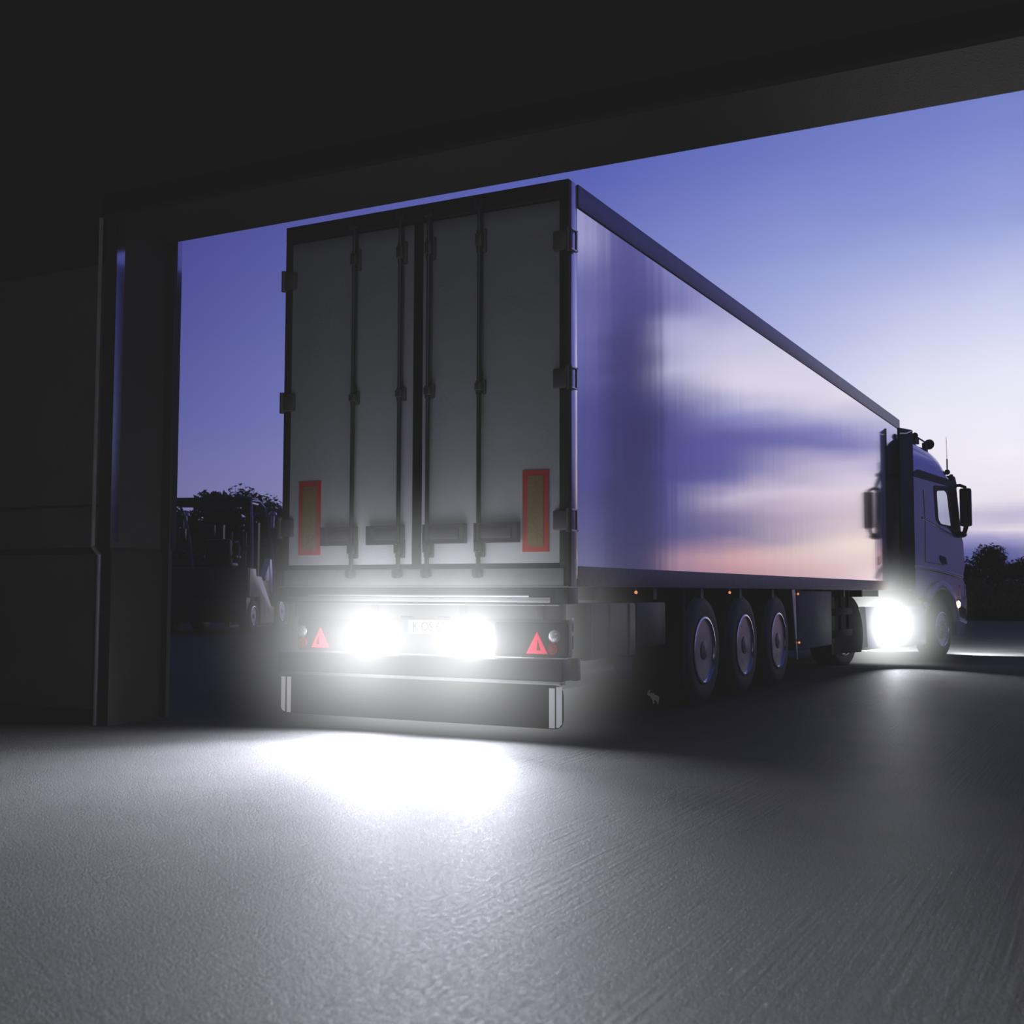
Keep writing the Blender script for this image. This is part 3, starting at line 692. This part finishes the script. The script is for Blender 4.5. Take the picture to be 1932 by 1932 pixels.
# chassis, skirts, tanks, coupling
mb = MB()
for s in (-1, 1): mb.box(s*.42-.04, s*.42+.04, -4.6, .9, .70, .95)
mb.box(-.8, .8, -.1, .1, .4, .6); mb.box(-.95, .95, -3.85, -3.65, .42, .66); mb.sphere((0, -3.75, .55), .28)
mb.lathe([(.5, .0), (.5, .05), (.42, .08)], (0, -3.2, 1.0), 'z', 24)
mb.box(-.5, .5, -3.5, -2.9, .9, 1.02); mb.box(-.6, .6, -1.15, -.7, .8, 1.2)
mb.build('tractor_frame', M['chassis'], TR)
for s in (1, -1):
    mb = MB(); mb.prism([(-3.05, zz(.20)), (-3.12, zz(.84)), (-.94, zz(.84)), (-.86, zz(1.0)), (-.60, zz(.93)), (-.72, zz(.6)), (-.74, zz(.17))], 'x', s*1.12, s*1.235, .015); sk = mb.build('side_skirt', M['skirt'], TR)
    mb = MB()
    for z in (.30, .56, .74): mb.box(s*1.23, s*1.238, -1.35, -.98, zz(z)-.05, zz(z)+.04)
    mb.build('step', M['rail'], sk)
    mb = MB(); mb.box(s*.6, s*1.12, -3.0, -.9, .25, .85, .05); mb.build('fuel_tank', M['chassis'], TR)
fwheel = make_wheel(.53, .33, .29, False, TR); fwheel.location = (1.225, 0, .53)
w = copy_tree(fwheel, TR); w.location = (-1.225, 0, .53); w.rotation_euler = (0, 0, pi)
for s in (1, -1):
    w = copy_tree(w0, TR); w.location = (s*1.23, -3.85, .53); w.rotation_euler = (0, 0, 0 if s > 0 else pi)
    mb = MB()
    pts = [(-3.85+.62*cos(a), .53+.62*sin(a)) for a in frange(rad(40), rad(140), 12)]+[(-3.85+.60*cos(a), .53+.60*sin(a)) for a in frange(rad(140), rad(40), 12)]
    mb.prism(pts, 'x', s*.8, s*1.25)
    mb.prism([(-3.85+.60*cos(a), .53+.60*sin(a)) for a in frange(rad(-28), rad(208), 20)], 'x', s*1.236, s*1.25); mb.build('fender_and_shade_plate', M['seal'], TR)  # dark side plate added in place of shade over the drive wheel
# side work lamp
HR2 = 1.5
M['glare2'] = glare_mat('side_lamp_glare', [(14, .21), (1.3, .54), (.22, .9)], HR2, (.97, 1, .98))
e = empty('work_lamp', (1.30, -2.52, zz(.56)), parent=TR)
mb = MB(); mb.box(-.07, -.01, -.06, .06, -.06, .06, .01); mb.lathe([(.06, -.02), (.08, .02), (.07, .03)], (0, 0, 0), 'x', 24); mb.build('lamp_bezel', M['rod'], e)
mb = MB(); mb.lathe([(.0001, .035), (.05, .03), (.072, .018)], (0, 0, 0), 'x', 24); k = mb.build('lamp_lens', M['lampglow'], e); k['label'] = 'dazzling white lit lens'
mb = MB(); mb.sphere((0, 0, 0), HR2, seg=32); k = mb.build('lamp_glare', M['glare2'], e); k['kind'] = 'stuff'  # added glow ball imitating the work lamp's glare
ld = bpy.data.lights.new('work_beam', 'SPOT'); ld.energy = 3000; ld.spot_size = rad(42); ld.spot_blend = 1; ld.shadow_soft_size = .03
lo = bpy.data.objects.new('work_beam', ld); C.objects.link(lo); lo.parent = TR; lo.location = (1.45, -2.6, zz(.56))
d = Vector((.36, -1, .03)); d = Matrix.Rotation(TH, 3, 'Z') @ d; lo.rotation_euler = d.to_track_quat('-Z', 'Y').to_euler()
# headlights throwing light ahead of the cab
for s in (-1, 1):
    ld = bpy.data.lights.new('headlight_beam', 'SPOT'); ld.energy = 2200; ld.spot_size = rad(110); ld.spot_blend = .7; ld.shadow_soft_size = .05
    lo = bpy.data.objects.new('headlight_beam', ld); C.objects.link(lo); lo.parent = TR; lo.location = (s*1.0, 1.25, .85)
    d = Vector((.15*s, 1, -.22)); lo.rotation_euler = d.to_track_quat('-Z', 'Y').to_euler()

# ------------------------------------------------------------------ forklift
FK = empty('forklift', (-16.283, 15.79, 0), rad(21))
tag(FK, 'cream and dark grey forklift seen from behind beyond the left gate jamb', 'forklift')
def FB(): return MB()
HW = 1.2     # half width; right side at x=0 of the measured plane -> local x = HW
mb = MB()
side = [(-.42, .91), (-.40, 1.64), (.06, 1.64), (.10, 1.46), (.50, 1.44), (1.33, .67), (1.60, .64), (1.55, .22), (.50, .21), (.46, .70), (.38, .91)]
mb.prism(side, 'x', HW-.10, HW, .015); mb.prism(side, 'x', -HW, -HW+.10, .015); mb.build('body_panel', M['fork_body'], FK)
mb = MB(); mb.box(-HW+.1, HW-.1, -.2, 1.5, .35, 1.35, .03); mb.box(-.55, .55, -.3, .7, 1.3, 1.62, .05); mb.build('engine_cover', M['fork_black'], FK)
mb = MB()
cwp = [(-HW, -.2), (-HW, -.5), (-HW*.8, -.72), (HW*.8, -.72), (HW-.02, -.5), (HW-.02, -.2)]
mb.prism(cwp, 'z', .93, 1.66, .04); mb.build('counterweight', M['fork_cw'], FK)
mb = MB(); mb.prism([(a*.97, b*.97) for a, b in cwp], 'z', .28, .93, .03); mb.build('rear_bumper', M['fork_black'], FK)
mb = MB(); mb.box(-.10, .60, -.1, .42, 1.66, 1.80, .05); mb.box(-.09, .59, -.22, -.06, 1.72, 2.40, .06); mb.box(-.21, -.15, -.1, .3, 1.9, 1.98, .02); mb.box(.65, .71, -.1, .3, 1.9, 1.98, .02); mb.build('seat', M['fork_black'], FK)
mb = MB(); mb.tube([(.72, -.25, 2.30), (.76, -.12, 2.34), (.76, .02, 2.2), (.76, -.02, 1.95), (.72, .1, 1.75)], .022); mb.build('grab_handle', M['fork_frame'], FK)
# overhead guard
mb = MB()
for s in (-1, 1):
    mb.tube([(s*(HW-.06), -.10, 1.62), (s*(HW-.06), -.14, 2.6), (s*(HW-.08), -.20, 3.38)], .035, 8)
    mb.tube([(s*(HW-.08), -.20, 3.38), (s*(HW-.06), .35, 3.40), (s*(HW-.06), .75, 3.28), (s*(HW-.06), 1.02, 3.05), (s*(HW-.06), 1.22, 2.75), (s*(HW-.06), 1.45, 2.3), (s*(HW-.06), 1.70, 1.5), (s*(HW-.06), 1.75, .8)], .036, 8)
mb.box(-HW+.06, HW-.06, .6, .66, 3.28, 3.33)
for i in range(9): x = -.96+.24*i; mb.box(x-.02, x+.02, -.2, .8, 3.34, 3.38)
mb.build('overhead_guard', M['fork_frame'], FK)
mb = MB(); mb.box(-HW+.02, HW-.04, -.28, .3, 3.40, 3.47, .02); mb.box(-HW+.04, HW-.06, -.28, -.16, 3.24, 3.43, .02); mb.build('guard_roof', M['fork_black'], FK)
mb = MB()
for s in (-1, 1):
    mb.box(s*.5-.08, s*.5+.08, 1.98, 2.12, .25, 2.95); 
for z in (.5, 1.4, 2.2, 2.9): mb.box(-.5, .5, 2.0, 2.1, z, z+.09)
mb.tube([(-.2, 2.0, .4), (-.2, 2.0, 2.7)], .04); mb.tube([(.2, 2.0, .4), (.2, 2.0, 2.7)], .04); mb.build('mast', M['fork_black'], FK)
mb = MB()
for s in (-1, 1): mb.tube([(s*1.14, 2.62, .14), (s*1.14, 2.64, .15), (s*1.15, 2.80, .16), (s*1.16, 2.86, .22), (s*1.16, 2.88, 1.30), (s*1.14, 2.80, 1.46), (s*1.14, 2.6, 1.53), (s*1.12, 2.45, 1.5), (s*1.12, 2.40, 1.2), (s*1.12, 2.38, 1.0)], .022, 8)
mb.build('load_guard', M['fork_frame'], FK)
for s in (-1, 1):
    mb = MB(); mb.box(s*.35-.06, s*.35+.06, 2.3, 3.5, .06, .11); mb.box(s*.35-.06, s*.35+.06, 2.26, 2.32, .06, .7); mb.build('fork', M['fork_black'], FK)
    # rear lamp on the guard post, work lamp at the front
    mb = MB(); mb.box(-.09, .19, -.30, -.18, 2.46, 2.76, .03); mb.build('rear_light', M['fork_black'], FK) if s < 0 else mb.bm.free()
    mb = MB(); mb.tube([(s*1.22, 1.25, 2.75), (s*1.22, 1.27, 3.1)], .045); mb.lathe([(.03, 0), (.10, .03), (.10, .09), (.05, .12)], (s*1.22, 1.27, 3.08), 'z', 16); mb.build('beacon', M['fork_frame'], FK)
    mb = MB(); mb.box(s*1.24, s*1.40, 1.28, 1.42, 2.42, 2.78, .03); mb.build('wing_mirror', M['fork_black'], FK)
    mb = MB(); mb.box(s*1.41, s*1.44, 1.36, 1.40, 2.42, 2.8, .01); mb.build('mirror_edge', M['fork_frame'], FK)
mb = MB(); mb.tube([(.1, 1.0, 1.5), (.1, .8, 1.95)], .03); mb.lathe([(.17, -.012), (.19, 0), (.17, .012), (.155, 0)], (.1, .78, 1.98), 'y', 24, closed=True); mb.build('steering_wheel', M['fork_black'], FK)
mb = MB(); mb.prism([(1.15, 1.45), (1.6, 1.95), (1.75, 1.9), (1.8, 1.0), (1.5, .75), (1.3, .9)], 'x', HW-.3, HW-.12, .03); mb.build('front_cowl', M['fork_frame'], FK)
rw = make_wheel(.43, .30, .24, True, FK); rw.location = (HW-.02, 0, .43)
w = copy_tree(rw, FK); w.location = (-HW+.02, 0, .43); w.rotation_euler = (0, 0, pi)
fw_ = make_wheel(.53, .36, .28, True, FK); fw_.location = (HW+.06, 2.12, .53)
w = copy_tree(fw_, FK); w.location = (-HW-.06, 2.12, .53); w.rotation_euler = (0, 0, pi)

# ------------------------------------------------------------------ trees beyond the yard
def tree(px, dist, h, wdt, label, seed, n=9500, base=0.0, shrub=False):
    R_ = random.Random(seed)
    p = Vector((CAM.x, CAM.y, 0))+fh*dist+rh*((px-966)/F*dist)
    t = empty('leafy_tree' if not shrub else 'leafy_bush', (p.x, p.y, -.02), R_.uniform(0, 6)); tag(t, label, 'bush' if shrub else 'tree', 'trees along the far edge of the yard')
    mb = MB(); mb.tube([(0, 0, 0), (.05, .02, h*.3), (0, .05, h*.6), (.06, 0, h*.85)], .10+h*.012, 8)
    cl = []
    for i in range(24):
        a = R_.uniform(0, 2*pi); zf = R_.uniform(.18, .93); rr = max(.05, 1-(abs(zf-.42)/.56)**1.7)**.5*wdt*.5*R_.uniform(.35, .9)
        cl.append((rr*cos(a), rr*sin(a), h*zf, R_.uniform(.12, .2)*wdt))
    cl.append((0, 0, h*.9, wdt*.15)); cl.append((0, 0, h*.6, wdt*.33)); cl.append((0, 0, h*.35, wdt*.4))
    for c in cl[:10]: mb.tube([(0, 0, max(.2, c[2]-c[3]-.3)), (c[0]*.5, c[1]*.5, c[2]-c[3]*.3), (c[0], c[1], c[2])], .035, 5)
    mb.build('tree_trunk', M['bark'], t)
    vs, fs = [], []
    tot = sum(c[3]**2 for c in cl)
    for c in cl:
        for k in range(int(n*c[3]**2/tot)):
            d = Vector((R_.gauss(0, 1), R_.gauss(0, 1), R_.gauss(0, 1))).normalized()*c[3]*R_.uniform(.3, 1.0)
            q = Vector((c[0], c[1], c[2]))+Vector((d.x, d.y, d.z*.85))
            if q.z < .15: continue
            a = Vector((R_.gauss(0, 1), R_.gauss(0, 1), R_.gauss(0, 1))).normalized(); b_ = a.orthogonal().normalized()
            s = R_.uniform(.08, .15)
            i = len(vs); vs += [q+a*s, q+b_*s*.6, q-a*s, q-b_*s*.6]; fs.append((i, i+1, i+2, i+3))
    me = bpy.data.meshes.new('foliage'); me.from_pydata([tuple(v) for v in vs], [], fs); me.materials.append(M['leaf'])
    f = bpy.data.objects.new('foliage', me); C.objects.link(f); f.parent = t
    return t
tree(322, 58, 5.1, 4.2, 'dark tree half hidden by the left gate jamb, behind the forklift', 1)
tree(388, 53.5, 5.7, 4.0, 'dark rounded tree rising straight above the forklift roof', 2)
tree(468, 59.5, 6.15, 5.2, 'tallest dark tree, between the forklift and the trailer', 3, 11000)
tree(533, 54, 4.9, 4.2, 'dark tree partly hidden by the left rear edge of the trailer', 4)
tree(430, 65, 4.8, 4.4, 'lower dark tree filling the dip behind the forklift guard', 8)
tree(500, 50.4, 3.2, 3.0, 'low dark bush below the tallest tree', 9, 8000, shrub=True)
tree(360, 50.3, 2.8, 3.0, 'low dark bush behind the forklift seat', 10, 7000, shrub=True)
tree(1872, 76, 3.85, 5.4, 'dark bushy tree just right of the truck cab', 5, 11000)
tree(1945, 82, 3.4, 4.8, 'dark bushy tree cut off by the right picture edge', 6, 11000)
tree(1835, 70, 1.9, 2.6, 'low dark bush behind the truck front bumper', 11, 6000, shrub=True)
tree(1900, 66, 1.4, 3.8, 'low dark bush at the foot of the right trees', 12, 7500, shrub=True)

# ------------------------------------------------------------------ sky
def sky():
    w = bpy.data.worlds.new('dusk_sky'); bpy.context.scene.world = w; w.use_nodes = True; nt = w.node_tree; N = nt.nodes; L = nt.links
    bg = N['Background']; tc = N.new('ShaderNodeTexCoord')
    def mth(op, a, b=None, c=None):
        k = N.new('ShaderNodeMath'); k.operation = op
        for i, x in enumerate((a, b, c)):
            if x is None: continue
            if isinstance(x, (int, float)): k.inputs[i].default_value = x
            else: L.new(x, k.inputs[i])
        return k.outputs[0]
    sp = N.new('ShaderNodeSeparateXYZ'); L.new(tc.outputs['Generated'], sp.inputs[0])
    az = mth('MULTIPLY', mth('ARCTAN2', sp.outputs[0], sp.outputs[1]), 180/pi)
    el = mth('MULTIPLY', mth('ARCSINE', sp.outputs[2]), 180/pi)
    # cloud wisps disturb the bands
    cv = N.new('ShaderNodeCombineXYZ'); L.new(mth('MULTIPLY', az, .16), cv.inputs[0]); L.new(mth('MULTIPLY', el, .55), cv.inputs[1])
    n = N.new('ShaderNodeTexNoise'); n.inputs['Scale'].default_value = 1.0; n.inputs['Detail'].default_value = 4; n.inputs['Roughness'].default_value = .55; L.new(cv.outputs[0], n.inputs['Vector'])
    amt = N.new('ShaderNodeMapRange'); amt.inputs[1].default_value = -9; amt.inputs[2].default_value = 8; amt.inputs[3].default_value = .8; amt.inputs[4].default_value = 2.6; L.new(az, amt.inputs[0])
    lowk = N.new('ShaderNodeMapRange'); lowk.inputs[1].default_value = 0; lowk.inputs[2].default_value = 4; lowk.inputs[3].default_value = .15; lowk.inputs[4].default_value = 1; L.new(el, lowk.inputs[0])
    eld = mth('ADD', el, mth('MULTIPLY', mth('MULTIPLY', mth('SUBTRACT', n.outputs['Fac'], .5), amt.outputs[0]), lowk.outputs[0]))
    azd = mth('ADD', az, mth('MULTIPLY', mth('SUBTRACT', n.outputs['Fac'], .5), 1.4))
    fac = mth('DIVIDE', mth('ADD', eld, 2), 42)
    def ramp(stops):
        r = N.new('ShaderNodeValToRGB'); e = r.color_ramp.elements
        stops = sorted(stops)
        e[0].position = (stops[0][0]+2)/42; e[0].color = (*s2l(stops[0][1]), 1)
        e[1].position = (stops[-1][0]+2)/42; e[1].color = (*s2l(stops[-1][1]), 1)
        for s_, c in stops[1:-1]:
            q = e.new((s_+2)/42); q.color = (*s2l(c), 1)
        L.new(fac, r.inputs[0]); return r.outputs[0]
    top = [(28, (84, 94, 168)), (40, (40, 44, 96))]
    colsA = [
        (-44, [(0, (105, 98, 145)), (3, (114, 110, 160)), (5, (108, 108, 160)), (8, (92, 95, 160)), (12, (78, 82, 152)), (16.5, (68, 70, 143)), (28, (50, 54, 120)), (40, (30, 34, 84))]),
        (-24, [(0, (150, 150, 190)), (6, (150, 152, 205)), (12, (128, 135, 200)), (19.5, (88, 97, 178)), (23, (76, 84, 165)), (40, (34, 38, 90))]),
        (-14.5, [(0, (180, 175, 210)), (7, (205, 208, 236)), (10, (190, 196, 232)), (13.6, (162, 170, 220)), (16, (140, 150, 210)), (20, (108, 120, 195)), (28, (72, 80, 160)), (40, (34, 38, 90))]),
        (-9, [(0, (64, 64, 122)), (1.3, (78, 80, 145)), (1.9, (100, 102, 162)), (2.5, (165, 160, 200)), (3, (215, 205, 225)), (3.6, (205, 198, 218)), (4.4, (232, 226, 238)), (7.8, (234, 232, 244)), (10, (222, 222, 242)), (13.4, (184, 190, 230)), (17, (138, 150, 212)), (20.4, (115, 128, 200)), (28, (76, 86, 165)), (40, (36, 40, 92))]),
        (-5, [(0, (64, 64, 122)), (1.3, (76, 79, 144)), (1.9, (98, 100, 160)), (2.4, (160, 155, 198)), (2.75, (226, 214, 228)), (3.1, (198, 190, 214)), (3.5, (190, 183, 212)), (4.2, (232, 224, 236)), (6.2, (241, 238, 247)), (9.8, (230, 230, 247)), (12.8, (203, 208, 239)), (16.5, (152, 162, 219)), (20.4, (120, 134, 203)), (28, (80, 90, 170)), (40, (36, 40, 92))]),
        (6, [(-.5, (190, 170, 190)), (.8, (226, 200, 205)), (2.3, (246, 232, 226)), (4, (236, 222, 228)), (5.5, (238, 230, 240)), (7, (215, 212, 235)), (9, (240, 238, 248)), (13, (205, 208, 238)), (18, (135, 145, 210)), (28, (72, 80, 160)), (40, (36, 40, 92))]),
        (12, [(-.5, (190, 160, 180)), (.85, (228, 198, 200)), (2.2, (250, 232, 222)), (3.6, (215, 196, 210)), (4.6, (235, 220, 232)), (5.6, (215, 205, 228)), (6.9, (120, 118, 182)), (7.6, (150, 148, 202)), (9, (236, 230, 244)), (12, (215, 214, 240)), (16, (160, 162, 215)), (28, (66, 72, 150)), (40, (36, 40, 92))]),
        (17, [(-.5, (168, 130, 150)), (.9, (196, 150, 160)), (1.7, (222, 178, 178)), (2.5, (118, 112, 158)), (3.6, (150, 138, 172)), (4.5, (214, 202, 222)), (5.4, (100, 100, 165)), (7.4, (96, 96, 165)), (8.5, (140, 142, 200)), (9.8, (232, 226, 242)), (11.5, (215, 212, 236)), (14, (170, 172, 220)), (28, (66, 72, 150)), (40, (36, 40, 92))]),
        (20.1, [(-.5, (130, 108, 140)), (.9, (158, 128, 155)), (1.6, (172, 140, 162)), (2.6, (90, 88, 140)), (5, (80, 80, 148)), (9, (84, 84, 150)), (10.4, (196, 194, 228)), (12.4, (186, 186, 224)), (14, (112, 112, 176)), (16, (150, 152, 208)), (28, (60, 66, 142)), (40, (36, 40, 92))]),
        (21.1, [(-.5, (66, 64, 100)), (3, (60, 60, 100)), (8, (54, 52, 98)), (12, (62, 58, 115)), (16, (84, 82, 148)), (28, (60, 66, 142)), (40, (36, 40, 92))]),
        (22.7, [(-.5, (66, 64, 100)), (3, (60, 60, 100)), (8, (54, 52, 98)), (12, (62, 58, 115)), (16, (84, 82, 148)), (28, (60, 66, 142)), (40, (36, 40, 92))]),
        (24, [(-.5, (104, 106, 145)), (2, (96, 98, 142)), (5, (80, 82, 142)), (9, (82, 82, 148)), (12, (112, 114, 178)), (14.5, (108, 110, 172)), (17, (172, 172, 216)), (20, (150, 150, 205)), (28, (66, 72, 150)), (40, (36, 40, 92))]),
        (34, [(-.5, (110, 96, 140)), (4, (110, 108, 165)), (10, (92, 94, 170)), (20, (105, 110, 190)), (28, (66, 72, 150)), (40, (30, 34, 84))]),
        (70, [(-.5, (56, 54, 105)), (8, (66, 66, 140)), (20, (60, 62, 145)), (40, (30, 34, 84))]),
    ]
    cur = ramp(colsA[0][1]); prev = colsA[0][0]
    for a, st in colsA[1:]:
        mr = N.new('ShaderNodeMapRange'); mr.inputs[1].default_value = prev; mr.inputs[2].default_value = a
        L.new(azd if a > 0 else az, mr.inputs[0])
        mx = N.new('ShaderNodeMix'); mx.data_type = 'RGBA'; L.new(mr.outputs[0], mx.inputs[0]); L.new(cur, mx.inputs[6]); L.new(ramp(st), mx.inputs[7])
        cur = mx.outputs[2]; prev = a
    # dark behind the building and below the horizon
    for (src, lo_, hi, c) in ((mth('ABSOLUTE', az), 75, 120, (.02, .022, .06, 1)), (mth('MULTIPLY', el, -1), .6, 1.6, (.015, .015, .03, 1))):
        mr = N.new('ShaderNodeMapRange'); mr.inputs[1].default_value = lo_; mr.inputs[2].default_value = hi; L.new(src, mr.inputs[0])
        mx = N.new('ShaderNodeMix'); mx.data_type = 'RGBA'; L.new(mr.outputs[0], mx.inputs[0]); L.new(cur, mx.inputs[6]); mx.inputs[7].default_value = c; cur = mx.outputs[2]
    L.new(cur, bg.inputs[0]); bg.inputs[1].default_value = 1
sky()

# ------------------------------------------------------------------ view
sc = bpy.context.scene
sc.view_settings.view_transform = 'Standard'; sc.view_settings.look = 'None'
sc.view_settings.use_curve_mapping = True
cm = sc.view_settings.curve_mapping; cm.black_level = (-.0106, -.0106, -.0106); cm.update()
sc.cycles.use_denoising = True; sc.cycles.use_adaptive_sampling = True; sc.cycles.adaptive_threshold = .03; sc.cycles.adaptive_min_samples = 16
sc.cycles.max_bounces = 6; sc.cycles.diffuse_bounces = 3; sc.cycles.glossy_bounces = 3; sc.cycles.transparent_max_bounces = 12
sc.cycles.sample_clamp_indirect = 3; sc.cycles.caustics_reflective = False; sc.cycles.caustics_refractive = False
sc.cycles.volume_step_rate = 1; sc.cycles.volume_max_steps = 64
